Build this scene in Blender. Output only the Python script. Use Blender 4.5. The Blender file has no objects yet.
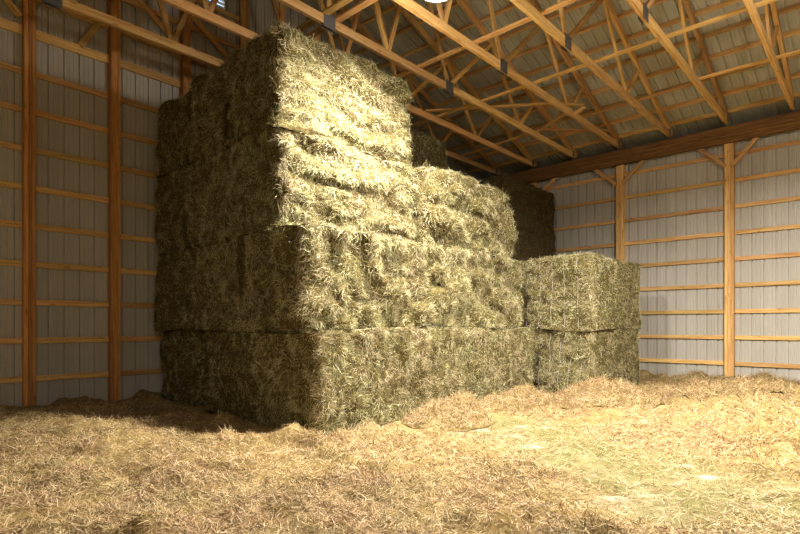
import bpy, math, random
import numpy as np
from mathutils import Vector, Matrix

random.seed(7)
RNG = np.random.default_rng(11)
scene = bpy.context.scene
COL = scene.collection
R = math.radians

# ------------------------------------------------------------------ helpers
def link(o, parent=None):
    COL.objects.link(o)
    if parent is not None:
        o.parent = parent
    return o

def tag(o, label=None, cat=None, group=None, kind=None):
    if label: o['label'] = label
    if cat: o['category'] = cat
    if group: o['group'] = group
    if kind: o['kind'] = kind
    return o

def mesh_np(name, V, F, mats, mat_idx=None, smooth=False):
    """mesh from numpy: V (n,3), F (m,4) quads"""
    me = bpy.data.meshes.new(name)
    n, m = len(V), len(F)
    me.vertices.add(n)
    me.vertices.foreach_set('co', np.ascontiguousarray(V, dtype=np.float32).ravel())
    me.loops.add(m * 4)
    me.loops.foreach_set('vertex_index', np.ascontiguousarray(F, dtype=np.int32).ravel())
    me.polygons.add(m)
    me.polygons.foreach_set('loop_start', np.arange(0, m * 4, 4, dtype=np.int32))
    if mat_idx is not None:
        me.polygons.foreach_set('material_index', np.ascontiguousarray(mat_idx, dtype=np.int32))
    me.polygons.foreach_set('use_smooth', np.full(m, bool(smooth)))
    for k in mats: me.materials.append(k)
    me.update(calc_edges=True)
    return me

class MB:
    """collects simple solids for one mesh"""
    def __init__(self): self.v = []; self.f = []
    def add(self, vs, fs):
        b = len(self.v); self.v += [tuple(p) for p in vs]
        self.f += [tuple(b + i for i in q) for q in fs]
    def box(self, lo, hi):
        x0, y0, z0 = lo; x1, y1, z1 = hi
        self.add([(x0,y0,z0),(x1,y0,z0),(x1,y1,z0),(x0,y1,z0),(x0,y0,z1),(x1,y0,z1),(x1,y1,z1),(x0,y1,z1)],
                 [(0,3,2,1),(4,5,6,7),(0,1,5,4),(1,2,6,5),(2,3,7,6),(3,0,4,7)])
    def lathe(self, prof, n=24, z=0.0):
        b = len(self.v)
        for r, h in prof:
            for i in range(n):
                a = 2 * math.pi * i / n
                self.v.append((r * math.cos(a), r * math.sin(a), z + h))
        for k in range(len(prof) - 1):
            for i in range(n):
                j = (i + 1) % n
                self.f.append((b + k*n + i, b + k*n + j, b + (k+1)*n + j, b + (k+1)*n + i))
    def tube(self, pts, r, n=6):
        pts = [Vector(p) for p in pts]; b = len(self.v)
        for k, p in enumerate(pts):
            d = (pts[min(k+1, len(pts)-1)] - pts[max(k-1, 0)]).normalized()
            u = d.cross(Vector((0.31, 0.9, 0.17))).normalized(); w = d.cross(u)
            for i in range(n):
                a = 2*math.pi*i/n
                self.v.append(tuple(p + (u*math.cos(a) + w*math.sin(a))*r))
        for k in range(len(pts)-1):
            for i in range(n):
                j = (i+1) % n
                self.f.append((b+k*n+i, b+k*n+j, b+(k+1)*n+j, b+(k+1)*n+i))
    def build(self, name, mat, parent=None, smooth=False):
        me = bpy.data.meshes.new(name)
        me.from_pydata(self.v, [], self.f); me.materials.append(mat)
        if smooth:
            for p in me.polygons: p.use_smooth = True
        me.update()
        return link(bpy.data.objects.new(name, me), parent)

def board(name, p0, p1, thick, deep, mat, parent=None, side=None, chamfer=0.004):
    """sawn board from p0 to p1; local X runs along the grain, local Y = thickness, local Z = depth.
    side: world direction of the thickness axis"""
    p0, p1 = Vector(p0), Vector(p1)
    L = (p1 - p0).length; x = (p1 - p0) / L
    s = Vector(side) if side is not None else Vector((0, 0, 1)).cross(x)
    if s.length < 1e-4: s = Vector((0, 1, 0))
    y = (s - x * s.dot(x)).normalized(); z = x.cross(y)
    c = chamfer; hy, hz = thick/2, deep/2
    prof = [(-hy+c,-hz),(hy-c,-hz),(hy,-hz+c),(hy,hz-c),(hy-c,hz),(-hy+c,hz),(-hy,hz-c),(-hy,-hz+c)]
    nseg = max(1, int(L / 1.3)); vs = []
    rr = random.Random(hash((round(p0.x,2), round(p0.y,2), round(p0.z,2), round(L,2))) & 0xffff)
    for k in range(nseg+1):
        t = -L/2 + L*k/nseg
        jy = rr.uniform(-.003,.003) if 0 < k < nseg else 0
        jz = rr.uniform(-.004,.004) if 0 < k < nseg else 0
        vs += [(t, a+jy, b+jz) for a, b in prof]
    fs = []
    for k in range(nseg):
        for i in range(8):
            j = (i+1) % 8
            fs.append((k*8+i, k*8+j, k*8+8+j, k*8+8+i))
    fs.append(tuple(range(7,-1,-1))); fs.append(tuple(nseg*8+i for i in range(8)))
    me = bpy.data.meshes.new(name); me.from_pydata(vs, [], fs); me.materials.append(mat); me.update()
    o = link(bpy.data.objects.new(name, me), parent)
    M = Matrix((x, y, z)).transposed().to_4x4()
    mid = (p0 + p1) / 2
    if parent is not None: mid = mid - parent.location
    M.translation = mid
    o.matrix_basis = M
    return o

ORD = ['zeroth','first','second','third','fourth','fifth','sixth','seventh','eighth','ninth','tenth','eleventh','twelfth',
       'thirteenth','fourteenth','fifteenth','sixteenth','seventeenth']

# ------------------------------------------------------------------ noise
def _h(ix, iy, iz, seed):
    x = (ix.astype(np.int64) * 374761393 + iy.astype(np.int64) * 668265263 + iz.astype(np.int64) * 2147483647 + seed * 974634347) & 0xffffffff
    x = ((x ^ (x >> 13)) * 1274126177) & 0xffffffff
    x = ((x ^ (x >> 16)) * 2246822519) & 0xffffffff
    x = x ^ (x >> 15)
    return (x & 0xffffff) / float(0xffffff)
def vnoise(x, y, z, seed=0):
    fx, fy, fz = np.floor(x), np.floor(y), np.floor(z)
    u, v, w = x-fx, y-fy, z-fz
    u, v, w = [t*t*(3-2*t) for t in (u, v, w)]
    r = 0
    for dx in (0, 1):
        for dy in (0, 1):
            for dz in (0, 1):
                r = r + _h(fx+dx, fy+dy, fz+dz, seed) * (u if dx else 1-u) * (v if dy else 1-v) * (w if dz else 1-w)
    return r * 2 - 1
def fbm(x, y, z, seed=0, o=3):
    a, t, r = 1.0, 0.0, 0
    for k in range(o):
        r = r + a * vnoise(x*2**k + 7.3*k, y*2**k + 3.1*k, z*2**k + 5.7*k, seed + k); t += a; a *= .5
    return r / t
def billow(x, y, z, seed=0, o=2):
    """rounded lumps parted by sharp creases, 0..1"""
    a, t, r = 1.0, 0.0, 0
    for k in range(o):
        r = r + a * np.abs(vnoise(x*2**k + 1.7*k, y*2**k + 9.1*k, z*2**k + 4.2*k, seed + k)); t += a; a *= .5
    return np.minimum(r / t * 2.0, 1.2)

# ------------------------------------------------------------------ materials
def newmat(name):
    m = bpy.data.materials.new(name); m.use_nodes = True
    nt = m.node_tree; b = nt.nodes['Principled BSDF']
    return m, nt, b
def ramp(nt, stops):
    n = nt.nodes.new('ShaderNodeValToRGB'); e = n.color_ramp.elements
    while len(e) > 1: e.remove(e[-1])
    e[0].position, e[0].color = stops[0][0], (*stops[0][1], 1)
    for p, c in stops[1:]:
        k = e.new(p); k.color = (*c, 1)
    return n

def wood(name, dark, mid, lite, knots=True, rough=.75):
    m, nt, b = newmat(name); L = nt.links
    tc = nt.nodes.new('ShaderNodeTexCoord'); oi = nt.nodes.new('ShaderNodeObjectInfo')
    off = nt.nodes.new('ShaderNodeVectorMath'); off.operation = 'ADD'
    mul = nt.nodes.new('ShaderNodeMath'); mul.operation = 'MULTIPLY'; mul.inputs[1].default_value = 40
    L.new(oi.outputs['Random'], mul.inputs[0]); L.new(tc.outputs['Object'], off.inputs[0]); L.new(mul.outputs[0], off.inputs[1])
    mp = nt.nodes.new('ShaderNodeMapping'); mp.inputs['Scale'].default_value = (1.1, 22, 22)
    L.new(off.outputs[0], mp.inputs['Vector'])
    n1 = nt.nodes.new('ShaderNodeTexNoise'); n1.inputs['Scale'].default_value = 1.6; n1.inputs['Detail'].default_value = 5
    n1.inputs['Distortion'].default_value = .8
    L.new(mp.outputs[0], n1.inputs['Vector'])
    rp = ramp(nt, [(.28, dark), (.5, mid), (.72, lite)])
    L.new(n1.outputs['Fac'], rp.inputs[0])
    # board-to-board variation
    hs = nt.nodes.new('ShaderNodeHueSaturation')
    mr = nt.nodes.new('ShaderNodeMapRange'); mr.inputs['To Min'].default_value = .72; mr.inputs['To Max'].default_value = 1.22
    L.new(oi.outputs['Random'], mr.inputs['Value']); L.new(mr.outputs[0], hs.inputs['Value'])
    mh = nt.nodes.new('ShaderNodeMapRange'); mh.inputs['To Min'].default_value = .488; mh.inputs['To Max'].default_value = .508
    m7 = nt.nodes.new('ShaderNodeMath'); m7.operation = 'MULTIPLY'; m7.inputs[1].default_value = 7.13
    fr = nt.nodes.new('ShaderNodeMath'); fr.operation = 'FRACT'
    L.new(oi.outputs['Random'], m7.inputs[0]); L.new(m7.outputs[0], fr.inputs[0]); L.new(fr.outputs[0], mh.inputs['Value']); L.new(mh.outputs[0], hs.inputs['Hue'])
    last = rp.outputs['Color']
    if knots:
        vo = nt.nodes.new('ShaderNodeTexVoronoi'); vo.inputs['Scale'].default_value = 1.0
        mk = nt.nodes.new('ShaderNodeMapping'); mk.inputs['Scale'].default_value = (3.2, 9, 9)
        L.new(off.outputs[0], mk.inputs['Vector']); L.new(mk.outputs[0], vo.inputs['Vector'])
        rk = ramp(nt, [(.06, (.55,.55,.55)), (.2, (0,0,0))])
        L.new(vo.outputs['Distance'], rk.inputs[0])
        mx = nt.nodes.new('ShaderNodeMix'); mx.data_type = 'RGBA'; mx.inputs[7].default_value = (dark[0]*.45, dark[1]*.4, dark[2]*.4, 1)
        L.new(rk.outputs['Color'], mx.inputs[0]); L.new(last, mx.inputs[6]); last = mx.outputs[2]
    L.new(last, hs.inputs['Color']); L.new(hs.outputs[0], b.inputs['Base Color'])
    b.inputs['Roughness'].default_value = rough; b.inputs['Specular IOR Level'].default_value = .25
    bp = nt.nodes.new('ShaderNodeBump'); bp.inputs['Strength'].default_value = .25; bp.inputs['Distance'].default_value = .01
    L.new(n1.outputs['Fac'], bp.inputs['Height']); L.new(bp.outputs[0], b.inputs['Normal'])
    return m

def metal_sheet(name, c1, c2, rough=.42):
    m, nt, b = newmat(name); L = nt.links
    tc = nt.nodes.new('ShaderNodeTexCoord')
    mp = nt.nodes.new('ShaderNodeMapping'); mp.inputs['Scale'].default_value = (1, 1, .25)
    L.new(tc.outputs['Object'], mp.inputs['Vector'])
    n = nt.nodes.new('ShaderNodeTexNoise'); n.inputs['Scale'].default_value = 1.7; n.inputs['Detail'].default_value = 4
    L.new(mp.outputs[0], n.inputs['Vector'])
    rp = ramp(nt, [(.3, c1), (.7, c2)])
    L.new(n.outputs['Fac'], rp.inputs[0]); L.new(rp.outputs[0], b.inputs['Base Color'])
    b.inputs['Roughness'].default_value = rough; b.inputs['Metallic'].default_value = .0
    b.inputs['Specular IOR Level'].default_value = .4
    return m

def straw(name, stops, rough=.7, hue=(.485,.52)):
    """each stalk its own tint"""
    m, nt, b = newmat(name); L = nt.links
    g = nt.nodes.new('ShaderNodeNewGeometry')
    rp = ramp(nt, stops); rp.color_ramp.interpolation = 'LINEAR'
    L.new(g.outputs['Random Per Island'], rp.inputs[0])
    tc = nt.nodes.new('ShaderNodeTexCoord')
    n = nt.nodes.new('ShaderNodeTexNoise'); n.inputs['Scale'].default_value = 2.2; n.inputs['Detail'].default_value = 2
    L.new(tc.outputs['Object'], n.inputs['Vector'])
    hs = nt.nodes.new('ShaderNodeHueSaturation')
    mh = nt.nodes.new('ShaderNodeMapRange'); mh.inputs['From Min'].default_value = .3; mh.inputs['From Max'].default_value = .7
    mh.inputs['To Min'].default_value, mh.inputs['To Max'].default_value = hue
    L.new(n.outputs['Fac'], mh.inputs['Value']); L.new(mh.outputs[0], hs.inputs['Hue'])
    L.new(rp.outputs[0], hs.inputs['Color']); L.new(hs.outputs[0], b.inputs['Base Color'])
    b.inputs['Roughness'].default_value = rough; b.inputs['Specular IOR Level'].default_value = .3
    return m

def mottled(name, stops, scale=9, bump=.4, rough=.95):
    m, nt, b = newmat(name); L = nt.links
    tc = nt.nodes.new('ShaderNodeTexCoord')
    n = nt.nodes.new('ShaderNodeTexNoise'); n.inputs['Scale'].default_value = scale; n.inputs['Detail'].default_value = 8
    n.inputs['Roughness'].default_value = .7
    L.new(tc.outputs['Object'], n.inputs['Vector'])
    rp = ramp(nt, stops); L.new(n.outputs['Fac'], rp.inputs[0]); L.new(rp.outputs[0], b.inputs['Base Color'])
    bp = nt.nodes.new('ShaderNodeBump'); bp.inputs['Strength'].default_value = bump; bp.inputs['Distance'].default_value = .02
    L.new(n.outputs['Fac'], bp.inputs['Height']); L.new(bp.outputs[0], b.inputs['Normal'])
    b.inputs['Roughness'].default_value = rough; b.inputs['Specular IOR Level'].default_value = .1
    return m

def plain(name, c, rough=.5, metal=0.0):
    m, nt, b = newmat(name)
    b.inputs['Base Color'].default_value = (*c, 1); b.inputs['Roughness'].default_value = rough; b.inputs['Metallic'].default_value = metal
    return m

WOOD = wood('pine', (.42,.21,.06), (.62,.37,.13), (.72,.47,.2))
WOODP = wood('pine_posts', (.36,.14,.035), (.56,.27,.075), (.66,.36,.12))
WOODB = wood('stained_beam', (.10,.048,.013), (.20,.10,.026), (.34,.18,.05))
METAL = metal_sheet('painted_wall_steel', (.40,.365,.30), (.48,.445,.38))
METALR = metal_sheet('roof_steel', (.42,.40,.31), (.50,.48,.38))
METALD = metal_sheet('low_bounce_steel', (.30,.27,.22), (.36,.33,.27))  # for the unseen walls: wall steel darkened to limit bounced light
PLATE = plain('galvanised_plate', (.13,.13,.13), .5, .6)
HAYBODY = mottled('packed_hay_shade', [(.3,(.03,.022,.007)),(.5,(.085,.065,.022)),(.7,(.19,.155,.06))], 24)  # body colour kept dark so gaps between stalks look like shaded crevices
STRAW = straw('hay_stalks', [(0,(.06,.042,.014)),(.22,(.17,.135,.045)),(.45,(.34,.285,.12)),(.7,(.52,.445,.225)),(.9,(.68,.60,.36)),(1,(.82,.76,.54))])
STRAWF = straw('floor_stalks', [(0,(.075,.043,.014)),(.22,(.20,.128,.043)),(.5,(.38,.268,.108)),(.8,(.55,.41,.19)),(1,(.75,.61,.37))], hue=(.482,.503))
CHAFF = mottled('chaff', [(.3,(.09,.055,.018)),(.5,(.24,.165,.06)),(.7,(.40,.30,.13))], 38)
TWINE = plain('twine', (.55,.52,.62), .6)

# ------------------------------------------------------------------ setting
XL, YB, XR, YF = -10.12, 14.42, 10.0, -3.62          # inside faces of the metal walls
YRIDGE, SL = 5.4, .345
def roof_z(y): return 6.44 + SL * (14.25 - y) if y > YRIDGE else 6.44 + SL * (14.25 - YRIDGE) - SL * (YRIDGE - y)

def profile(a0, a1, extra=()):
    """inside line of a ribbed sheet: (coordinate, set-back) pairs"""
    per = .2286; base = [(0,0),(.004,.0),(.008,.032),(.034,.032),(.038,.0),(.078,0),(.084,.007),(.104,.007),(.110,0),(.146,0),(.152,.007),(.172,.007),(.178,0)]
    out = []; k = math.floor(a0 / per)
    while k * per < a1:
        out += [(k*per + a, b) for a, b in base if a0 < k*per + a < a1]
        k += 1
    out = [(a0, 0)] + out + [(a1, 0)]
    for e in extra: out.append((e, 0))
    return sorted(set(out))

def sheet(name, cols, zs, place, mat):
    V = []; F = []
    for a, d in cols:
        for z in zs(a): V.append(place(a, d, z))
    n = len(zs(cols[0][0]))
    for i in range(len(cols)-1):
        for j in range(n-1):
            F.append((i*n+j, (i+1)*n+j, (i+1)*n+j+1, i*n+j+1))
    me = bpy.data.meshes.new(name); me.from_pydata(V, [], F); me.materials.append(mat); me.update()
    return me

def structure(name, me):
    return tag(link(bpy.data.objects.new(name, me)), kind='structure')

m = MB(); m.box((XL-.3, YF-.3, -.30), (XR+.3, YB+.3, -.05)); 
DIRT = mottled('packed_dirt', [(.3,(.24,.19,.1)),(.5,(.34,.28,.17)),(.7,(.44,.38,.26))], 4)
tag(m.build('floor', DIRT), kind='structure')

# gable wall on the left, with the vent opening left free
VY0, VY1, VZ0, VZ1 = 5.08, 5.72, 7.9, 8.75
def gable(y, top): return [-.1, 1.5, 3.2, 4.8, 6.2] + [7.0, VZ0] + top
V = []; F = []
cols = profile(YF, YB, (VY0, VY1))
n = 10
for y, d in cols:
    rz = roof_z(y) + .02
    zs_ = [-.1, 1.5, 3.2, 4.8, 6.1]
    zl = [min(v, rz) for v in zs_]
    hi_ = [min(VZ0, rz), min(VZ1, rz), rz]
    for z in zl + hi_: V.append((XL - d, y, z))
n = 8
for i in range(len(cols)-1):
    ym = (cols[i][0] + cols[i+1][0]) / 2
    for j in range(n-1):
        if j == 5 and VY0 < ym < VY1: continue
        F.append((i*n+j, (i+1)*n+j, (i+1)*n+j+1, i*n+j+1))
me = bpy.data.meshes.new('wall_left'); me.from_pydata(V, [], F); me.materials.append(METAL); me.update()
structure('wall_left', me)
structure('wall_back', sheet('wall_back', profile(XL, XR), lambda a: [-.1, 1.6, 3.2, 4.8, 5.75], lambda a, d, z: (a, YB + d, z), METAL))
m = MB(); m.box((XL-.1, YB, 5.75), (XR+.1, 15.2, 5.79)); m.box((XL-.1, 15.16, 5.79), (XR+.1, 15.2, roof_z(15.2)+.03)); m.box((XL-.14, YB-.02, 5.75), (XL-.1, 15.2, 6.5)); m.box((XR+.1, YB-.02, 5.75), (XR+.14, 15.2, 6.5))
tag(m.build('trim_1', plain('eave_shade_soffit', (.10,.08,.06), .9)), kind='structure')  # closes the eave against the sky; dark colour stands for the shade there
structure('wall_front', sheet('wall_front', profile(XL, XR), lambda a: [-.1, 3.2, 6.43], lambda a, d, z: (a, YF - d, z), METALD))
structure('wall_right', sheet('wall_right', profile(YF, YB), lambda a: [-.1, 3.2, min(6.2, roof_z(a)), roof_z(a)+.02], lambda a, d, z: (XR + d, a, z), METALD))
structure('ceiling', sheet('ceiling', profile(XL-.1, XR+.1), lambda a: [15.25, 12, 9, 7, YRIDGE], lambda a, d, y: (a, y, roof_z(y) + d), METALR))
structure('ceiling', sheet('ceiling', profile(XL-.1, XR+.1), lambda a: [YRIDGE-.001, 3, 0, YF-.2], lambda a, d, y: (a, y, roof_z(y) + d), METALR))

# gable vent: frame and louvre slats, daylight behind
vent = tag(link(bpy.data.objects.new('gable_vent', None)), 'louvred gable vent with daylight between its slats high on left wall', 'vent')
vent.location = (XL, (VY0+VY1)/2, VZ0)
m = MB(); w2 = (VY1-VY0)/2; hh = VZ1-VZ0
m.box((-.05,-w2,0),(.02,-w2+.05,hh)); m.box((-.05,w2-.05,0),(.02,w2,hh)); m.box((-.05,-w2+.05,0),(.02,w2-.05,.05)); m.box((-.05,-w2+.05,hh-.05),(.02,w2-.05,hh))
m.build('vent_frame', METAL, vent)
for k in range(9):
    z = .08 + k*.082
    mm = MB(); mm.add([(-.045,-w2+.05,z-.012),(.01,-w2+.05,z+.02),(.01,w2-.05,z+.02),(-.045,w2-.05,z-.012),
                       (-.045,-w2+.05,z-.006),(.01,-w2+.05,z+.026),(.01,w2-.05,z+.026),(-.045,w2-.05,z-.006)],
                      [(0,3,2,1),(4,5,6,7),(0,1,5,4),(1,2,6,5),(2,3,7,6),(3,0,4,7)])
    mm.build('slat', METAL, vent)

# ------------------------------------------------------------------ posts, girts, beam
def built_post(name, x, y, z1, front, label, mat):
    """three planks laminated face to face; front = direction the narrow edges look"""
    root = tag(link(bpy.data.objects.new(name, None)), label, 'post'); root.location = (x, y, 0)
    for k in (-1, 0, 1):
        if front == 'x': board('plank', (x, y + k*.053, 0), (x, y + k*.053, z1 - (.012 if k == 0 else 0)), .0525, .15, mat, root, side=(0,1,0))
        else: board('plank', (x + k*.062, y, 0), (x + k*.062, y, z1), .0615, .15, mat, root, side=(1,0,0))
    return root
lposts = [1.0, 2.265, 3.53, 4.82, 6.09]
lw = ['nearest the camera, at the photo edge', 'at the far left of the photo', 'in the middle of the bare left wall', 'half hidden behind the tall stack', 'beyond the tall stack']
for y, w in zip(lposts, ['behind the photo edge on the left wall', 'on left wall nearest the photo edge', 'midway between photo edge and tall stack',
                         'rising behind the tall stack beside gable diagonals', 'on left wall mostly hidden by tall stack']):
    built_post('wall_post', XL + .075, y, roof_z(y) - .03, 'x', 'reddish laminated wooden post ' + w, WOODP)
rposts = [-7.73, -5.2, -2.7, -.2]
for x, w in zip(rposts, ['hidden behind the far dark stack', 'rising behind the two-bale stack', 'standing clear in the open right wall', 'of the right wall past the photo edge']):
    built_post('wall_post', x, YB - .075, 5.66, 'y', 'laminated pine post under dark beam ' + w, WOOD)

bay_l = [((1.0,2.265), 'left of the first left wall post'), ((2.265,3.53), 'between first and second left wall posts'),
         ((3.53,4.82), 'between second left wall post and tall stack'), ((4.82,6.09), 'behind tall stack top')]
for (a, b), w in bay_l:
    for k in range(-5, 8):
        z = 4.8425 - .61*k
        if k == -2: z = 6.10
        if b > 6 and k > -2: continue
        if z > min(roof_z(a), roof_z(b)) - .2: continue
        deep = .15 if k == -2 else .095
        row = {7:'lowest',6:'second lowest',5:'third from floor',4:'fourth from floor',3:'fifth from floor',2:'sixth from floor',1:'seventh from floor',0:'eighth from floor',
               -1:'ninth from floor',-2:'wide tenth from floor',-3:'eleventh from floor',-4:'twelfth from floor',-5:'topmost'}[k]
        o = board('wall_girt', (XL+.022, a+.082, z), (XL+.022, b-.082, z), .038, deep, WOOD, side=(1,0,0))
        tag(o, f'pine wall girt, {row}, {w}', 'girt', 'girts of the left gable wall')
bay_r = [((-2.7,-.2), 'right of the clear right wall post', range(9)), ((-5.2,-2.7), 'between the two right wall posts', range(9)),
         ((-7.73,-5.2), 'between two-bale stack post and far dark stack', range(5))]
for (a, b), w, rg in bay_r:
    for k in rg:
        z = 5.419 - .61*k
        row = ['topmost under the beam','second from top','third from top','fourth from top','fifth from top','sixth from top','seventh from top','second lowest','lowest'][k]
        o = board('wall_girt', (a+.096, YB-.022, z), (b-.096, YB-.022, z + random.uniform(-.006,.006)), .038, .095, WOOD, side=(0,-1,0))
        tag(o, f'pine wall girt, {row}, {w}', 'girt', 'girts of the right wall')

bm_ = tag(board('header_beam', (XL+.03, 14.215, 5.835), (XR-.05, 14.215, 5.835), .11, .37, WOODB, side=(0,-1,0)), 'massive dark brown header beam carrying the roof trusses along right wall', 'beam')
for (p, q, w) in [((-2.62,5.14),(-2.15,5.66),'right of the clear post'), ((-2.78,5.14),(-3.32,5.66),'left of the clear post'),
                  ((-5.12,5.16),(-4.58,5.66),'right of the post behind the two-bale stack'), ((-5.28,5.16),(-5.84,5.66),'left of the post behind the two-bale stack'),
                  ((-7.65,5.16),(-6.92,5.70),'showing over the far dark stack')]:
    o = board('knee_brace', (p[0], 14.25, p[1]), (q[0], 14.25, q[1]), .045, .09, WOOD, side=(0,-1,0))
    tag(o, 'short slanted pine knee brace under the beam, ' + w, 'brace', 'knee braces under the beam')

# ------------------------------------------------------------------ trusses
CZ = 6.11 + .07                                     # bottom chord centre
def tz(y): return roof_z(y) - .17                   # top chord centre line
tv = [-1.5, -2.74, -3.98, -5.22, -6.46, -7.70, -8.94]
names = {-.26:'seventh from the left wall, beyond the photo edge', -1.5:'rightmost in the photo, near its upper right corner', -2.74:'second from the right in the photo', -3.98:'third from the right, middle of the roof',
         -5.22:'directly behind the glowing lamp', -6.46:'passing over the lit tower of bales', -7.70:'passing just left of the tower corner',
         -8.94:'nearest the left gable wall'}
def make_truss(X):
    root = link(bpy.data.objects.new('roof_truss', None)); root.location = (X, YRIDGE, CZ)
    S = (1, 0, 0)
    def m_(y): return 2*YRIDGE - y
    board('bottom_chord', (X, 14.3, CZ), (X, 8.5, CZ), .07, .14, WOOD, root, S)
    board('bottom_chord', (X, 8.5, CZ), (X, m_(8.5), CZ), .07, .14, WOOD, root, S)
    board('bottom_chord', (X, m_(8.5), CZ), (X, m_(14.3), CZ), .07, .14, WOOD, root, S)
    board('top_chord', (X, 14.42, tz(14.42)+.0), (X, YRIDGE, tz(YRIDGE)), .07, .14, WOOD, root, S)
    board('top_chord', (X, m_(14.42), tz(14.42)), (X, YRIDGE, tz(YRIDGE)), .07, .14, WOOD, root, S)
    webs = [((11.3, 0), (12.05, 1)), ((11.3, 0), (10.1, 1)), ((8.5, 0), (10.1, 1)), ((8.5, 0), (7.5, 1)), ((6.75, 0), (7.5, 1)), ((6.75, 0), (5.48, 1))]
    for (a, _), (b, _) in webs:
        for f in (lambda y: y, m_):
            d = .03 if a > b else -.03
            board('web', (X, f(a), CZ + .02), (X, f(b), tz(b) - .02), .05, .085, WOOD, root, S)
    board('king_post', (X, YRIDGE, CZ), (X, YRIDGE, tz(YRIDGE)-.03), .045, .10, WOOD, root, S)
    for y in (8.5, m_(8.5), YRIDGE):
        mm = MB()
        for s in (-1, 1): mm.box((s*.0375-.0015, y-YRIDGE-.12, -.115), (s*.0375+.0015, y-YRIDGE+.12, .115))
        mm.build('gusset_plate', PLATE, root)
    for y in (14.18, m_(14.18)):
        mm = MB()
        for s in (-1, 1): mm.box((s*.0375-.0015, y-YRIDGE-.05, -.06), (s*.0375+.0015, y-YRIDGE+.05, .10))
        mm.build('heel_plate', PLATE, root)
    return root
t0 = make_truss(tv[0])
tag(t0, 'triangular pine roof truss ' + names[tv[0]], 'truss', 'pine roof trusses')
for X in tv[1:] + [-.26]:
    t = t0.copy(); COL.objects.link(t); t.location.x = X
    for ch in list(t0.children):
        c = ch.copy(); COL.objects.link(c); c.parent = t
    t['label'] = 'triangular pine roof truss ' + names[X]

# purlins
for k in range(16):
    y = 14.22 - .575*k
    if y < YRIDGE + .1: break
    z = roof_z(y) - .053 - .004
    o = board('roof_purlin', (XL+.02, y, z), (1.2, y, z), .045, .10, WOOD, side=(0, 1, SL*0-.345))
    w = 'next to the eave beam' if k == 0 else f'{ORD[k+1]} up from the eave beam'
    tag(o, f'long pine roof purlin {w} on right roof slope', 'purlin', 'roof purlins')
# long boards lying across the bottom chords
bz = CZ + .07 + .021
def brace(p, q, label, w=.09, z0=bz, z1=None):
    o = board('truss_brace', (p[0], p[1], z0), (q[0], q[1], z0 if z1 is None else z1), .038, w, WOOD, side=(0,0,1))
    return tag(o, label, 'brace', 'braces across the truss chords')
brace((-8.98, 7.62), (1.0, 7.55), 'long pine board across the bottom chords, second from the ridge line')
brace((-8.98, 9.72), (1.0, 9.55), 'long pine board across the bottom chords, halfway from ridge to eave')
brace((-5.3, 12.02), (-2.7, 11.82), 'pine board across bottom chords close above the two-bale stack', z0=bz)
brace((-2.78, 11.68), (1.0, 11.75), 'pine board across bottom chords nearest the clear wall post', z0=bz)
brace((-8.98, 5.36), (-4.9, 5.30), 'first of two side-by-side boards over the tower top', .12)
brace((-8.98, 5.56), (-4.9, 5.56), 'second of two side-by-side boards over the tower top', .12)
brace((-7.74, 9.35), (-5.36, 10.94), 'slanting pine board from tower end towards the middle trusses', z0=bz+.04)
brace((-6.6, 12.3), (-5.3, 11.5), 'short slanting board over the far dark stack', z0=bz+.04)
brace((-6.5, 12.2), (-5.2, 13.5), 'short slanting board running into the dark eave corner', z0=bz+.085)
brace((-9.0, 12.4), (-6.4, 12.1), 'short dim board in the dark corner over the stacks', z0=bz)
brace((-5.33, 10.98), (-4.92, 11.33), 'broken board stub sticking out past a middle truss', z0=bz+.02, z1=bz+.0)
brace((-4.92, 11.36), (-5.28, 11.56), 'splintered board end folded back beside the broken stub', z0=bz-.05, z1=bz-.08)
# diagonals on the gable wall
for (p, q, w) in [((3.0,6.16),(3.41,6.87),'rising from the wide girt'), ((3.64,7.60),(4.71,6.80),'falling towards the third post'),
                  ((4.93,7.52),(5.97,6.80),'falling beside the third post'), ((1.72,6.72),(2.15,6.29),'meeting the post at photo edge')]:
    o = board('gable_brace', (XL+.060, p[0], p[1]), (XL+.060, q[0], q[1]), .04, .10, WOOD, side=(1,0,0))
    tag(o, 'diagonal pine board high on left gable wall, ' + w, 'brace', 'diagonals of the left gable')

# ------------------------------------------------------------------ hay stalks
def stalks(P, N, D, length, width, curl, droop, seed):
    """bent flat ribbons, two quads each. P root points, N outward normals, D start directions"""
    rng = np.random.default_rng(seed); n = len(P)
    D = D / np.linalg.norm(D, axis=1, keepdims=True)
    side = np.cross(D, N + rng.normal(0, .45, (n, 3)))
    side /= np.linalg.norm(side, axis=1, keepdims=True) + 1e-9
    length = length[:, None]; w = width[:, None] * .5
    k = rng.normal(0, curl, (n, 3)) - np.array([0, 0, 1.0]) * droop
    p1 = P + D * length * .5
    d2 = D + k; d2 /= np.linalg.norm(d2, axis=1, keepdims=True)
    p2 = p1 + d2 * length * .5
    V = np.stack([P - side*w*.8, P + side*w*.8, p1 - side*w, p1 + side*w, p2 - side*w*.35, p2 + side*w*.35], axis=1)
    b = np.arange(n)[:, None, None] * 6
    F = b + np.array([[0,1,3,2],[2,3,5,4]])[None]
    return V, F.reshape(-1, 4)

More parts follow.
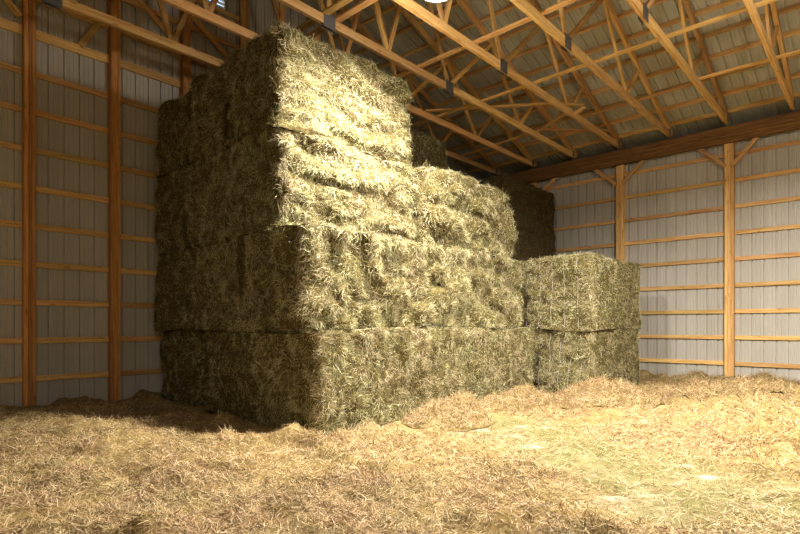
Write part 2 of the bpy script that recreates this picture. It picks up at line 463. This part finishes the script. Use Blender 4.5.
LW_AMP = .045
def bale_mesh(name, dims, seed, style, exposed, n_stalks, topfree=None, loose=1.0, ledge=False, mats=None, ground=False, at=(0,0,0), open_top=True, yout=.35):
    """dims W (x), L (y), H (z); local origin at base centre"""
    W, L, H = dims; hx, hy = W/2, L/2
    RD = lambda f: .09 if f in exposed else .012
    def lump(px, py, pz, nx, ny, nz):
        ax, ay, az = np.abs(nx), np.abs(ny), np.abs(nz)
        ox, oy, oz = seed*3.7, seed*1.9, seed*2.3
        if style == 'ridge':
            s = .15*billow(px*1.0+ox, py*.8+oy+.25*pz, pz*4.6+oz+.35*np.sin(py*3+seed), seed, 2) + .05*fbm(px*4+ox, py*3+oy, pz*7+oz, seed+9, 3)
        elif style == 'grid':
            s = .19*billow(px+ox, py*1.9+oy, pz*2.6+oz, seed, 2) + .06*fbm(px*4+ox, py*5+oy, pz*5+oz, seed+9, 3)
        elif style == 'vert':
            s = .085*billow(px+ox, py*3.0+oy, pz*1.5+oz, seed, 2) + .05*fbm(px*4+ox, py*5+oy, pz*4+oz, seed+9, 3)
        else:
            s = .045*billow(px+ox, py*1.6+oy, pz*2.6+oz, seed, 2) + .03*fbm(px*4+ox, py*5+oy, pz*5+oz, seed+9, 3)
        e = .13*billow(px*1.6+ox, py+oy, pz*1.9+oz, seed+3, 2) + .03*fbm(px*4+ox, py*4+oy, pz*4+oz, seed+5, 3)
        t = .07*billow(px*2+ox, py*1.6+oy, pz+oz, seed+6, 2) + .03*fbm(px*5+ox, py*5+oy, pz*3+oz, seed+8, 2)
        return (s*ax*ax + e*ay*ay + t*az*az) - .045 + .04*fbm(px*.9+ox, py*.9+oy, pz*.9+oz, seed+40, 2)
    ztop = H - (.045 if '+Z' in exposed else 0)
    def surf(q):
        """point on the flat box -> rounded lumpy surface, outward normal"""
        rl = np.array([RD('-X'), RD('-Y'), RD('-Z')]); rh = np.array([RD('+X'), RD('+Y'), RD('+Z')])
        lo = np.array([-hx, -hy, 0]) + rl; hi = np.array([hx, hy, ztop]) - rh
        c = np.clip(q, lo, hi); d = q - c
        rv = np.where(d < 0, rl, rh); dd = d / rv
        con = rv < .05                                   # axes on which the bale touches a neighbour
        near = (np.abs(np.where(con, 0, dd)) > 1e-6).any(1)
        c = np.where(con & near[:,None], q, c); dd = np.where(con & near[:,None], 0, dd)
        n = dd / np.maximum(np.linalg.norm(dd, axis=1, keepdims=True), 1e-9)
        p = c + n*rv
        # ragged corners
        m = 0
        for ax, (lo_, hi_) in enumerate((('-X','+X'), ('-Y','+Y'), ('-Z','+Z'))):
            m = m + n[:,ax]**2 * np.where(n[:,ax] < 0, lo_ in exposed, hi_ in exposed)
        dsp = lump(p[:,0], p[:,1], p[:,2], n[:,0], n[:,1], n[:,2])*m + .07*(1-m)
        return p + n * dsp[:,None], n
    def clamp(V, strand=False):
        lim = [[-hx, hx], [-hy, hy], [0, H]]
        if '+X' in exposed: lim[0][1] = hx + .35
        if '-X' in exposed: lim[0][0] = -hx - .03
        if '-Y' in exposed: lim[1][0] = -hy - yout
        if '+Y' in exposed: lim[1][1] = hy + .12
        V[..., 0] = np.clip(V[..., 0], *lim[0]); V[..., 1] = np.clip(V[..., 1], *lim[1])
        grp = (lambda a, f: np.repeat(f(a.reshape(-1, 6), axis=1), 6)) if strand else (lambda a, f: a)
        wav = lambda zz: LW_AMP*fbm((V[:,0]+at[0])*.9, (V[:,1]+at[1])*.9, np.full(len(V), round(zz*10)*1.7), 333, 2)
        zmax = H + wav(at[2]+H)
        t_ = np.clip(V[:, 2] / H, 0, 1)                                   # follow the sag of the layer below and above
        V[:, 2] = V[:, 2] + (0 if ground else wav(at[2])*(1-t_)) + (0 if '+Z' in exposed else wav(at[2]+H)*t_)
        if '+Z' in exposed: zmax = zmax + .3
        elif topfree is not None: zmax = np.where(grp(V[:, 0], np.min) > topfree, zmax + .05, zmax) if strand else zmax
        out = np.maximum(np.maximum(V[:, 0] - hx, -hy - V[:, 1]), 0)      # how far a point leans out of the stack
        if ledge:
            if strand: zmin = np.where(grp(V[:, 0], np.max) > hx + .085, .055, 0.0)
            else:
                V[:, 0] = np.where(V[:, 2] < .10, np.minimum(V[:, 0], hx + .08), V[:, 0]); zmin = np.zeros(len(V))
        elif ground: zmin = np.where(out > 0, .028 + .8*grp(out, np.max), 0.0)
        else: zmin = np.zeros(len(V))
        if not ground: zmin = zmin + wav(at[2]) + .003
        V[:, 2] = np.minimum(np.maximum(V[:, 2], zmin), zmax)
        return V
    st = .042
    faces = []
    nx, ny, nz = max(4, round(W/st)), max(4, round(L/st)), max(4, round(H/st))
    def grid(u, v, f):
        A, B = np.meshgrid(np.linspace(0,1,u+1), np.linspace(0,1,v+1), indexing='ij'); A, B = A.ravel(), B.ravel()
        q = f(A, B); i = np.arange(u)[:,None]; j = np.arange(v)[None]
        b = (i*(v+1)+j)
        return q, np.stack([b, b+v+1, b+v+2, b+1], axis=-1).reshape(-1,4)
    one = lambda A: np.ones_like(A)
    spec = {'+X': (ny, nz, lambda A,B: np.stack([hx*one(A), (2*A-1)*hy, B*ztop], 1)),
            '-X': (ny, nz, lambda A,B: np.stack([-hx*one(A), (1-2*A)*hy, B*ztop], 1)),
            '+Y': (nx, nz, lambda A,B: np.stack([(1-2*A)*hx, hy*one(A), B*ztop], 1)),
            '-Y': (nx, nz, lambda A,B: np.stack([(2*A-1)*hx, -hy*one(A), B*ztop], 1)),
            '+Z': (nx, ny, lambda A,B: np.stack([(2*A-1)*hx, (2*B-1)*hy, ztop*one(A)], 1)),
            '-Z': (nx, ny, lambda A,B: np.stack([(1-2*A)*hx, (2*B-1)*hy, 0*A], 1))}
    Vs, Fs, base = [], [], 0
    for k, (u, v, f) in spec.items():
        if k not in exposed: u, v = max(4,u//3), max(4,v//3)
        q, fc = grid(u, v, f); p, _ = surf(q)
        Vs.append(clamp(p)); Fs.append(fc + base); base += len(p)
    nbody = sum(len(f) for f in Fs)
    # loose stalks on the faces that show
    rng = np.random.default_rng(seed*17+3)
    areas = {'+X': L*H, '-X': L*H, '+Y': W*H, '-Y': W*H, '+Z': W*L*.6}
    ex = [e for e in exposed if e in areas]
    if topfree is not None: ex = ex + ['ledge']; areas['ledge'] = (hx-topfree)*L*1.6
    tot = sum(areas[e] for e in ex)
    for e in ex:
        n = int(1.5 * n_stalks * areas[e] / tot)
        A, B = rng.random(n), rng.random(n)
        if e == 'ledge':
            q = np.stack([topfree + (hx-topfree)*A, (2*B-1)*hy, np.full(n, ztop)], 1)
        else: q = spec[e][2](A, B)
        p, nn = surf(q)
        fld = np.stack([vnoise(p[:,0]*7+k_*11, p[:,1]*7, p[:,2]*7, seed+70+k_) for k_ in range(3)], 1)
        tang = rng.normal(0, .75, (n, 3)) + fld*2.0; tang -= nn * (tang*nn).sum(1, keepdims=True)
        tang /= np.linalg.norm(tang, axis=1, keepdims=True)
        if e in ('+X',): tang = tang * np.array([1, 1.25, .9]) - np.array([0,0,.25])
        out = np.abs(rng.normal(.10, .27, n)) * loose
        D = tang + nn * out[:,None]
        ln = rng.uniform(.035, .125, n) * np.where(rng.random(n) < .07, 1.7, 1.0)
        wd = rng.uniform(.0022, .0048, n)
        v, f = stalks(p - nn*.006, nn, D, ln, wd, .35, .25*loose, seed*31+len(Vs))
        v = clamp(v.reshape(-1,3), True)
        Vs.append(v); Fs.append(f + base); base += len(v)
    V = np.concatenate(Vs); F = np.concatenate(Fs)
    mi = np.zeros(len(F), int); mi[nbody:] = 1
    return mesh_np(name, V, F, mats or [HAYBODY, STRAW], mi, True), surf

BALES = []
def bale(cell, style, exposed, n, label, seed, group, twine=False, topfree=None, loose=1.0, share=None, mats=None, yout=.35):
    x0, x1, y0, y1, z0, z1 = cell
    g = .0012
    dims = (x1-x0-2*g, y1-y0-2*g, z1-z0-g)
    o_at = ((x0+x1)/2, (y0+y1)/2, z0)
    if share is None: me, surf = bale_mesh('hay_bale', dims, seed, style, exposed, n, topfree, loose, z0 > .1 and '+X' in exposed, mats, z0 < .1, o_at, yout=yout)
    else: me, surf = share
    o = link(bpy.data.objects.new('hay_bale', me)); o.location = ((x0+x1)/2, (y0+y1)/2, z0)
    tag(o, label, 'hay bale', group)
    if twine:
        for t in (.12, .30, .47, .64, .82):
            zz = np.linspace(.16 if z0 < .1 else .04, dims[2]-.03, 14)
            q = np.stack([np.full(14, -dims[0]/2 + t*dims[0]), np.full(14, -dims[1]/2), zz], 1)
            p, nn = surf(q)
            mm = MB(); mm.tube([tuple(a + np.array([0, -.003, 0])) for a in p], .0026)
            mm.build('twine', TWINE, o, True)
    BALES.append((x0, x1, y0, y1, z0, z1))
    return o, (me, surf)

Z = [0, 1.342, 2.707, 4.087]; ZT = [1.34, 2.705, 4.085, 5.47]
G1 = 'bales of the big stepped stack'
D = 1.0
# bottom layer
bale((-6.55,-5.20,4.20,6.86,Z[0],ZT[0]), 'vert', ['+X','-Y'], 26000, 'lit bottom bale at the front corner of the big stack', 1, G1, topfree=.50)
bale((-8.05,-6.56,4.22,6.86,Z[0],ZT[0]), 'end', ['-Y','-X'], 9000, 'shaded bottom bale left of the front corner bale', 2, G1)
bale((-9.86,-8.45,4.30,6.90,Z[0],ZT[0]), 'end', ['-Y','+X'], 9000, 'dark bottom bale standing against the left wall', 3, G1)
bale((-6.55,-5.20,6.87,9.62,Z[0],ZT[0]), 'vert', ['+X'], 20000, 'lit bottom bale next to the two-bale stack', 4, G1, topfree=.50)
# second layer
bale((-6.92,-5.50,4.215,6.92,Z[1],ZT[1]), 'grid', ['+X','-Y'], 26000, 'lumpy lit bale in second layer at the front corner', 5, G1, topfree=.63)
bale((-8.33,-6.93,4.22,6.92,Z[1],ZT[1]), 'end', ['-Y'], 8000, 'shaded middle bale in second layer of dark front', 6, G1)
bale((-9.89,-8.34,4.22,6.90,Z[1],ZT[1]), 'end', ['-Y','-X'], 9000, 'dark second layer bale bulging closest to the left wall', 7, G1)
bale((-6.92,-5.50,6.93,9.60,Z[1],ZT[1]), 'grid', ['+X'], 20000, 'lumpy lit bale in second layer above the low ledge', 8, G1, topfree=.64)
# third layer
bale((-7.26,-5.95,4.18,6.80,Z[2],ZT[2]), 'ridge', ['+X','-Y'], 27000, 'ridged lit bale in third layer under the tower top', 9, G1)
bale((-8.58,-7.31,4.22,6.80,Z[2],ZT[2]), 'end', ['-Y'], 8000, 'shaded middle bale in third layer of dark front', 10, G1)
bale((-9.86,-8.60,4.18,6.80,Z[2],ZT[2]), 'end', ['-Y','-X'], 9000, 'dark third layer bale beside the left wall', 11, G1)
bale((-7.05,-5.68,6.92,9.52,Z[2],4.16), 'grid', ['+X','+Z','+Y','-Y'], 30000, 'shaggy lit top bale on the lower step of the stack', 12, G1, yout=.11)
# top layer
bale((-7.30,-6.02,4.17,6.74,Z[3],5.60), 'ridge', ['+X','-Y','+Z','+Y'], 32000, 'topmost lit bale crowning the tower', 13, G1)
bale((-8.60,-7.35,4.23,6.80,Z[3],5.57), 'end', ['-Y','+Z'], 10000, 'dark middle top bale left of the lit tower bale', 14, G1)
bale((-9.84,-8.62,4.20,6.80,Z[3],ZT[3]), 'end', ['-Y','+Z','-X'], 11000, 'dark top bale nearest the left wall', 15, G1)
bale((-8.60,-7.34,6.86,9.65,Z[3],5.64), 'flat', ['+X','+Z','+Y'], 9000, 'dim set-back bale seen past the tower end', 16, G1)
# bales that carry it
for k, (a, b) in enumerate([((-8.05,-6.60), 0), ((-8.32,-6.97), 1), ((-8.60,-7.12), 2)]):
    me_ = bale((a[0],a[1],6.94,9.55,Z[b],ZT[b]), 'flat', [], 0, f'inner bale hidden behind the lit bales, layer {ORD[k+1]}', 20+k, G1)
# two-bale stack
G2 = 'bales of the two-bale stack'
bale((-5.42,-4.18,10.06,12.66,Z[0],ZT[0]), 'flat', ['+X','-Y'], 19000, 'lower bale of the two-bale stack, tied with pale twine', 31, G2, twine=True)
bale((-5.72,-4.16,10.02,12.70,1.342,2.84), 'flat', ['+X','-Y','+Z'], 24000, 'upper bale of the two-bale stack, tied with pale twine', 32, G2, twine=True)
# far dark stack by the right wall
G3 = 'bales of the far dark stack'
DARKHAY = [mottled('dark_packed_hay', [(.3,(.02,.014,.006)),(.5,(.06,.042,.015)),(.7,(.12,.09,.03))], 24), straw('dark_stalks', [(0,(.05,.035,.012)),(.4,(.13,.095,.032)),(.8,(.20,.16,.06)),(1,(.30,.25,.11))])]  # darker, browner hay colours for this stack
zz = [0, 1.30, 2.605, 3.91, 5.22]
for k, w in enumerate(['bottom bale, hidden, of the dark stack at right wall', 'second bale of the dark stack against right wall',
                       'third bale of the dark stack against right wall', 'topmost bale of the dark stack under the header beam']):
    bale((-8.24,-6.90,11.40,14.06,zz[k],zz[k+1]-.002), 'flat', ['+X','-Y'] + (['+Z'] if k == 3 else []), 2000 if k == 0 else 9000, w, 40+k, G3, loose=.6, mats=DARKHAY)

# ------------------------------------------------------------------ loose hay on the floor
FEET = [(b[0], b[1], b[2], b[3]) for b in BALES if b[4] < .01]
FEET += [(XL, XL+.19, y-.12, y+.12) for y in lposts] + [(x-.135, x+.135, YB-.19, YB) for x in rposts]
PILES = []   # (name, cx, cy, rx, ry, angle, height, label)
def foot_dist(x, y):
    d = np.full(x.shape, 9.0)
    for a, b, c, e in FEET:
        dx = np.maximum(np.maximum(a - x, x - b), 0); dy = np.maximum(np.maximum(c - y, y - e), 0)
        d = np.minimum(d, np.hypot(dx, dy))
    return d
def bare(x, y):
    """wheel track with little hay on it"""
    ax, ay, bx, by = -3.75, 6.35, .6, 3.9
    t = np.clip(((x-ax)*(bx-ax) + (y-ay)*(by-ay)) / ((bx-ax)**2 + (by-ay)**2), 0, 1)
    d = np.hypot(x - ax - t*(bx-ax), y - ay - t*(by-ay)) + .42*fbm(x*1.3, y*1.3, x*0, 77, 3)
    return np.clip((1.0 - d) / .45, 0, 1)
PILE = [('hay_pile', -4.55, 6.0, .80, .46, 80, .38, 'small peaked heap of loose hay against the front corner bale'),
        ('hay_pile', -4.72, 8.05, 1.1, .36, 85, .26, 'low ridge of loose hay before the lit bottom bale'),
        ('hay_pile', -3.65, 9.15, 1.05, .68, 10, .33, 'rounded heap of loose hay before the two-bale stack'),
        ('hay_pile', -2.3, 10.75, 1.25, .58, 15, .22, 'long heap of loose hay on the open floor right of the two-bale stack'),
        ('hay_pile', -2.55, 13.85, 1.75, .40, 0, .15, 'dark heap of loose hay along the foot of right wall')]
def pile_h(i, x, y):
    _, cx, cy, rx, ry, ang, h, _ = PILE[i]
    c, s = math.cos(R(ang)), math.sin(R(ang)); dx, dy = x-cx, y-cy
    r = np.hypot((dx*c + dy*s)/rx, (-dx*s + dy*c)/ry)
    r = r + .16*fbm(x*2.2+i*5, y*2.2, x*0, 55+i, 2)
    return r, h * np.clip(1 - r*r, 0, 1)**1.7 * (1 + .45*fbm(x*3, y*3, x*0, 60+i, 3))
def base_h(x, y):
    b = bare(x, y)
    h = -.025 + .045*fbm(x*.9, y*.9, x*0, 1, 3) + .085*billow(x*1.7, y*1.9, x*0, 5, 3) + .03*billow(x*5, y*5, x*0, 6, 2) + .012*fbm(x*9, y*9, x*0, 9, 2)
    # drifts: along the left wall, right of centre, along the right wall
    h += .20*np.exp(-((x + 10.0)/.5)**2) * (1 + .5*fbm(y*1.4, x, x*0, 14, 2))
    h += .09*np.exp(-((y - 14.3)/.45)**2) * (1 + .5*fbm(x*1.2, y, x*0, 15, 2))
    tr = np.clip((x + y*.30 - .2) , 0, 1) * np.clip((y - 5.2)/1.2, 0, 1) * np.clip((14.0 - y)/2.5, .15, 1)
    h += .26*np.clip(fbm(x*1.9, y*2.1, x*0, 44, 3) - .16, 0, 1)
    h += tr * (.22 * billow(x*1.3, y*1.1, x*0, 31, 3) + .13 * billow(x*2.9, y*2.5, x*0, 35, 2) - .04)
    h += .10*np.exp(-(((x+7.2)/2.6)**2 + ((y-2.2)/.7)**2)) 
    h = h*(1-b) + b*(.004 + .008*fbm(x*5, y*5, x*0, 21, 2))
    return h
def floor_h(x, y):
    h = base_h(x, y)
    d = foot_dist(x, y)
    for i in range(len(PILE)):
        r, _ = pile_h(i, x, y)
        h = h - .035*np.clip((.93 - r)/.1, 0, 1)
    h = np.minimum(h, np.where(d < .03, -.045, (d - .03)*.8))
    return np.maximum(h, -.046)

fx0, fx1, fy0, fy1 = XL+.01, 1.6, -.6, YB-.01
st = .05
gx, gy = np.meshgrid(np.arange(fx0, fx1, st), np.arange(fy0, fy1, st), indexing='ij')
nu, nv = gx.shape
hz = floor_h(gx.ravel(), gy.ravel())
FV = np.stack([gx.ravel(), gy.ravel(), hz], 1)
i = np.arange(nu-1)[:,None]; j = np.arange(nv-1)[None]; b0 = i*nv + j
FF = np.stack([b0, b0+nv, b0+nv+1, b0+1], -1).reshape(-1,4)
FF = FF[(hz[FF].max(1) > -.044)]
nb = len(FF)
# thin chaff skin where the wheel track is swept: pale greenish dust
m_, nt, bs = newmat('floor_chaff'); Ln = nt.links
tc = nt.nodes.new('ShaderNodeTexCoord')
n1 = nt.nodes.new('ShaderNodeTexNoise'); n1.inputs['Scale'].default_value = 38; n1.inputs['Detail'].default_value = 6; n1.inputs['Roughness'].default_value = .75
Ln.new(tc.outputs['Object'], n1.inputs['Vector'])
r1 = ramp(nt, [(.3,(.09,.055,.018)),(.5,(.24,.165,.06)),(.7,(.40,.30,.13))]); Ln.new(n1.outputs['Fac'], r1.inputs[0])
n2 = nt.nodes.new('ShaderNodeTexNoise'); n2.inputs['Scale'].default_value = 1.5; n2.inputs['Detail'].default_value = 5; n2.inputs['Distortion'].default_value = 1.0
Ln.new(tc.outputs['Object'], n2.inputs['Vector'])
r2 = ramp(nt, [(.42,(.14,.125,.045)),(.58,(.20,.17,.075)),(.64,(.40,.345,.22)),(.72,(.52,.46,.34))]); Ln.new(n2.outputs['Fac'], r2.inputs[0])
r3 = nt.nodes.new('ShaderNodeMix'); r3.data_type = 'RGBA'; r3.blend_type = 'MULTIPLY'; r3.inputs[0].default_value = .5
Ln.new(r2.outputs[0], r3.inputs[6])
r4 = ramp(nt, [(.3,(.6,.6,.6)),(.6,(1,1,1))]); Ln.new(n1.outputs['Fac'], r4.inputs[0]); Ln.new(r4.outputs[0], r3.inputs[7])
at = nt.nodes.new('ShaderNodeAttribute'); at.attribute_name = 'swept'
mx = nt.nodes.new('ShaderNodeMix'); mx.data_type = 'RGBA'
Ln.new(at.outputs['Fac'], mx.inputs[0]); Ln.new(r1.outputs[0], mx.inputs[6]); Ln.new(r3.outputs[2], mx.inputs[7]); Ln.new(mx.outputs[2], bs.inputs['Base Color'])
bs.inputs['Roughness'].default_value = .95; bs.inputs['Specular IOR Level'].default_value = .1
FLOORM = m_

def floor_stalks(px_, py_, hf, keep, seed, lmin=.03, lmax=.12, extra=1.0):
    rng = np.random.default_rng(seed)
    e = .04
    z = hf(px_, py_)
    nx = -(hf(px_+e, py_) - z)/e; ny = -(hf(px_, py_+e) - z)/e
    N = np.stack([nx, ny, np.ones_like(nx)], 1); N /= np.linalg.norm(N, axis=1, keepdims=True)
    n = len(px_); P = np.stack([px_, py_, z], 1)
    T = rng.normal(0, 1, (n, 3)); T -= N*(T*N).sum(1, keepdims=True); T /= np.linalg.norm(T, axis=1, keepdims=True)
    D_ = T + N*np.abs(rng.normal(.10, .30, n))[:,None]*extra
    V, F = stalks(P + N*.003, N, D_, rng.uniform(lmin, lmax, n), rng.uniform(.0022, .0050, n), .28, .1, seed+1)
    ok = keep(V)
    V = V[ok]; n = len(V)
    F = (np.arange(n)[:,None,None]*6 + np.array([[0,1,3,2],[2,3,5,4]])[None]).reshape(-1,4)
    return V.reshape(-1,3), F

def in_piles(x, y, lim):
    r = np.full(x.shape, 9.0)
    for i in range(len(PILE)): r = np.minimum(r, pile_h(i, x, y)[0])
    return r < lim
rng = np.random.default_rng(5)
n = 1900000
X_, Y_ = rng.uniform(fx0+.1, fx1, n), rng.uniform(fy0, fy1-.1, n)
fwd = -X_*.6745 + Y_*.738; lat = X_*.738 + Y_*.6745
vis = (fwd > 3.0) & (np.abs(lat) < fwd*.80 + .3)
patch = np.clip(.75 + 1.3*fbm(X_*1.6, Y_*1.6, X_*0, 91, 3), .30, 1)
dens = np.clip((3.8/np.maximum(fwd, 3.0))**1.15, 0, 1) * (1 - .62*bare(X_, Y_)) * patch
vis &= rng.random(n) < dens*1.0
vis &= foot_dist(X_, Y_) > .06
X_, Y_ = X_[vis], Y_[vis]
vis = ~in_piles(X_, Y_, 1.015)
X_, Y_ = X_[vis], Y_[vis]
def keep_floor(V):
    f = V.reshape(-1,3); d_ = foot_dist(f[:,0], f[:,1]); ok = (d_ > .03) & (f[:,2] < .8*d_) & ~in_piles(f[:,0], f[:,1], 1.01) & (f[:,0] > XL+.02) & (f[:,1] < YB-.02)
    return ok.reshape(-1,6).all(1)
SV, SF = floor_stalks(X_, Y_, floor_h, keep_floor, 3)
V = np.concatenate([FV, SV]); F = np.concatenate([FF, SF + len(FV)])
mi = np.zeros(len(F), int); mi[nb:] = 1
me = mesh_np('loose_hay', V, F, [FLOORM, STRAWF], mi, True)
at_ = me.attributes.new('swept', 'FLOAT', 'POINT')
vals = np.zeros(len(V), np.float32); vals[:len(FV)] = bare(FV[:,0], FV[:,1]); at_.data.foreach_set('value', vals)
tag(link(bpy.data.objects.new('loose_hay', me)), 'trampled layer of loose yellow hay spread over the barn floor', 'loose hay', kind='stuff')

for i_, (nm, cx, cy, rx, ry, ang, h, lab) in enumerate(PILE):
    R_ = max(rx, ry)*1.25; s = .035
    gx, gy = np.meshgrid(np.arange(cx-R_, cx+R_, s), np.arange(cy-R_, cy+R_, s), indexing='ij'); nu, nv = gx.shape
    def hp(x, y, i_=i_):
        r, hh_ = pile_h(i_, x, y)
        d = foot_dist(x, y)
        return np.minimum(base_h(x, y) + .030 + hh_, d*.8)
    r, hh_ = pile_h(i_, gx.ravel(), gy.ravel())
    z = hp(gx.ravel(), gy.ravel())
    PV = np.stack([gx.ravel(), gy.ravel(), z], 1)
    a = np.arange(nu-1)[:,None]; b = np.arange(nv-1)[None]; b0 = a*nv + b
    PF = np.stack([b0, b0+nv, b0+nv+1, b0+1], -1).reshape(-1,4)
    def clear(x, y, i_=i_):
        k = np.ones(x.shape, bool)
        for q_ in range(i_): k &= pile_h(q_, x, y)[0] > 1.04
        return k
    okv = (r < 1.0) & clear(PV[:,0], PV[:,1]) & (foot_dist(PV[:,0], PV[:,1]) > .03) & (PV[:,1] < YB-.05)
    PF = PF[okv[PF].all(1)]
    ed = np.sort(np.concatenate([PF[:,[0,1]], PF[:,[1,2]], PF[:,[2,3]], PF[:,[3,0]]]), axis=1)
    eu, ec = np.unique(ed, axis=0, return_counts=True)
    rim = np.unique(eu[ec == 1])
    PV[rim,2] = np.minimum(PV[rim,2], floor_h(PV[rim,0], PV[rim,1]) + (.013 if i_ < 2 else .024))
    used = np.unique(PF); remap = -np.ones(len(PV), int); remap[used] = np.arange(len(used)); PV = PV[used]; PF = remap[PF]
    rng = np.random.default_rng(90+i_)
    fw_ = -cx*.6745 + cy*.738
    n = int(4*R_*R_*(7500 if i_ < 4 else 3500))
    q = rng.uniform(-1, 1, (n, 2))*R_
    sx, sy = cx+q[:,0], cy+q[:,1]
    ok = (pile_h(i_, sx, sy)[0] < .97) & (foot_dist(sx, sy) > .06) & (sy < YB-.1)
    sx, sy = sx[ok], sy[ok]
    def kp(V, i_=i_):
        f = V.reshape(-1,3); rr_ = pile_h(i_, f[:,0], f[:,1])[0]
        d_ = foot_dist(f[:,0], f[:,1]); ok = (rr_ < .99) & clear(f[:,0], f[:,1]) & (d_ > .03) & (f[:,2] < .8*d_ + .005) & (f[:,1] < YB-.03) & (f[:,2] > base_h(f[:,0], f[:,1]) + .012)
        return ok.reshape(-1,6).all(1)
    SV, SF = floor_stalks(sx, sy, hp, kp, 40+i_, lmax=.17, extra=1.8)
    V = np.concatenate([PV, SV]); F = np.concatenate([PF, SF + len(PV)])
    V = V - np.array([cx, cy, 0])
    mi = np.zeros(len(F), int); mi[len(PF):] = 1
    me = mesh_np('hay_pile', V, F, [CHAFF, STRAWF], mi, True)
    o = link(bpy.data.objects.new('hay_pile', me)); o.location = (cx, cy, 0)
    tag(o, lab, 'hay pile', 'heaps of loose hay')

# ------------------------------------------------------------------ lamps
EM = bpy.data.materials.new('lamp_lens'); EM.use_nodes = True
nt = EM.node_tree; nt.nodes.clear(); e = nt.nodes.new('ShaderNodeEmission'); o_ = nt.nodes.new('ShaderNodeOutputMaterial')
e.inputs['Color'].default_value = (1, .93, .80, 1); e.inputs['Strength'].default_value = 60
nt.links.new(e.outputs[0], o_.inputs['Surface'])
HOUSE = plain('lamp_housing', (.5,.5,.5), .4, .5)
LAMPS = [(-4.30, 5.42, 5.75), (-.2, 7.7, 5.75), (5.0, -1.6, 5.75)]  # the third is an unseen fill lamp, added to lift the shadows
LW = [560, 900, 330]; SPREAD = [152, 165, 170]
for k, (x, y, z) in enumerate(LAMPS):
    root = tag(link(bpy.data.objects.new('high_bay_lamp', None)), 'glowing high bay lamp hanging at the top edge above the bales' if k == 0 else ['', 'high bay lamp over the open floor beyond the right photo edge', 'added unseen fill lamp near the front wall behind the viewer'][k], 'lamp')
    root.location = (x, y, z)
    m = MB(); m.lathe([(.0,.30),(.05,.30),(.06,.12),(.10,.10),(.23,.015),(.235,0),(.225,0),(.095,.085),(.0,.085)], 28); m.build('housing', HOUSE, root, True)
    m = MB(); m.lathe([(0,.03),(.2,.03),(.2,.022),(0,.022)], 28); m.build('lens', EM, root)
    m = MB(); m.tube([(0,0,.3),(0,0,CZ - z + .3)], .008); m.build('hanger', HOUSE, root)
    ld = bpy.data.lights.new('lamp_light', 'AREA'); ld.shape = 'DISK'; ld.size = .4; ld.energy = LW[k]; ld.color = (1, .96, .90); ld.spread = R(SPREAD[k])
    lo = link(bpy.data.objects.new('lamp_light', ld), root); lo.location = (0, 0, .0)
    pd = bpy.data.lights.new('lamp_glow', 'POINT'); pd.energy = LW[k]*.16; pd.shadow_soft_size = .16; pd.color = (1, .94, .85)
    po = link(bpy.data.objects.new('lamp_glow', pd), root); po.location = (0, 0, -.16)

# ------------------------------------------------------------------ world, camera, view
w = bpy.data.worlds.new('World'); scene.world = w; w.use_nodes = True
nt = w.node_tree; bg = nt.nodes['Background']
sky = nt.nodes.new('ShaderNodeTexSky'); sky.sky_type = 'NISHITA'; sky.sun_disc = False; sky.sun_elevation = R(40); sky.sun_rotation = R(200)
nt.links.new(sky.outputs[0], bg.inputs['Color']); bg.inputs['Strength'].default_value = 1.0

cd = bpy.data.cameras.new('camera'); cam = link(bpy.data.objects.new('camera', cd))
cd.sensor_width = 36; cd.lens = 532.47/800*36; cd.shift_y = (325.8-267)/800; cd.clip_start = .05; cd.clip_end = 200
cam.location = (0, 0, 1.42); cam.rotation_euler = (R(90), 0, .7404)
scene.camera = cam
scene.cycles.denoising_prefilter = 'NONE'
vs = scene.view_settings; vs.view_transform = 'Standard'; vs.look = 'None'; vs.gamma = 1; vs.use_curve_mapping = False; vs.exposure = .55
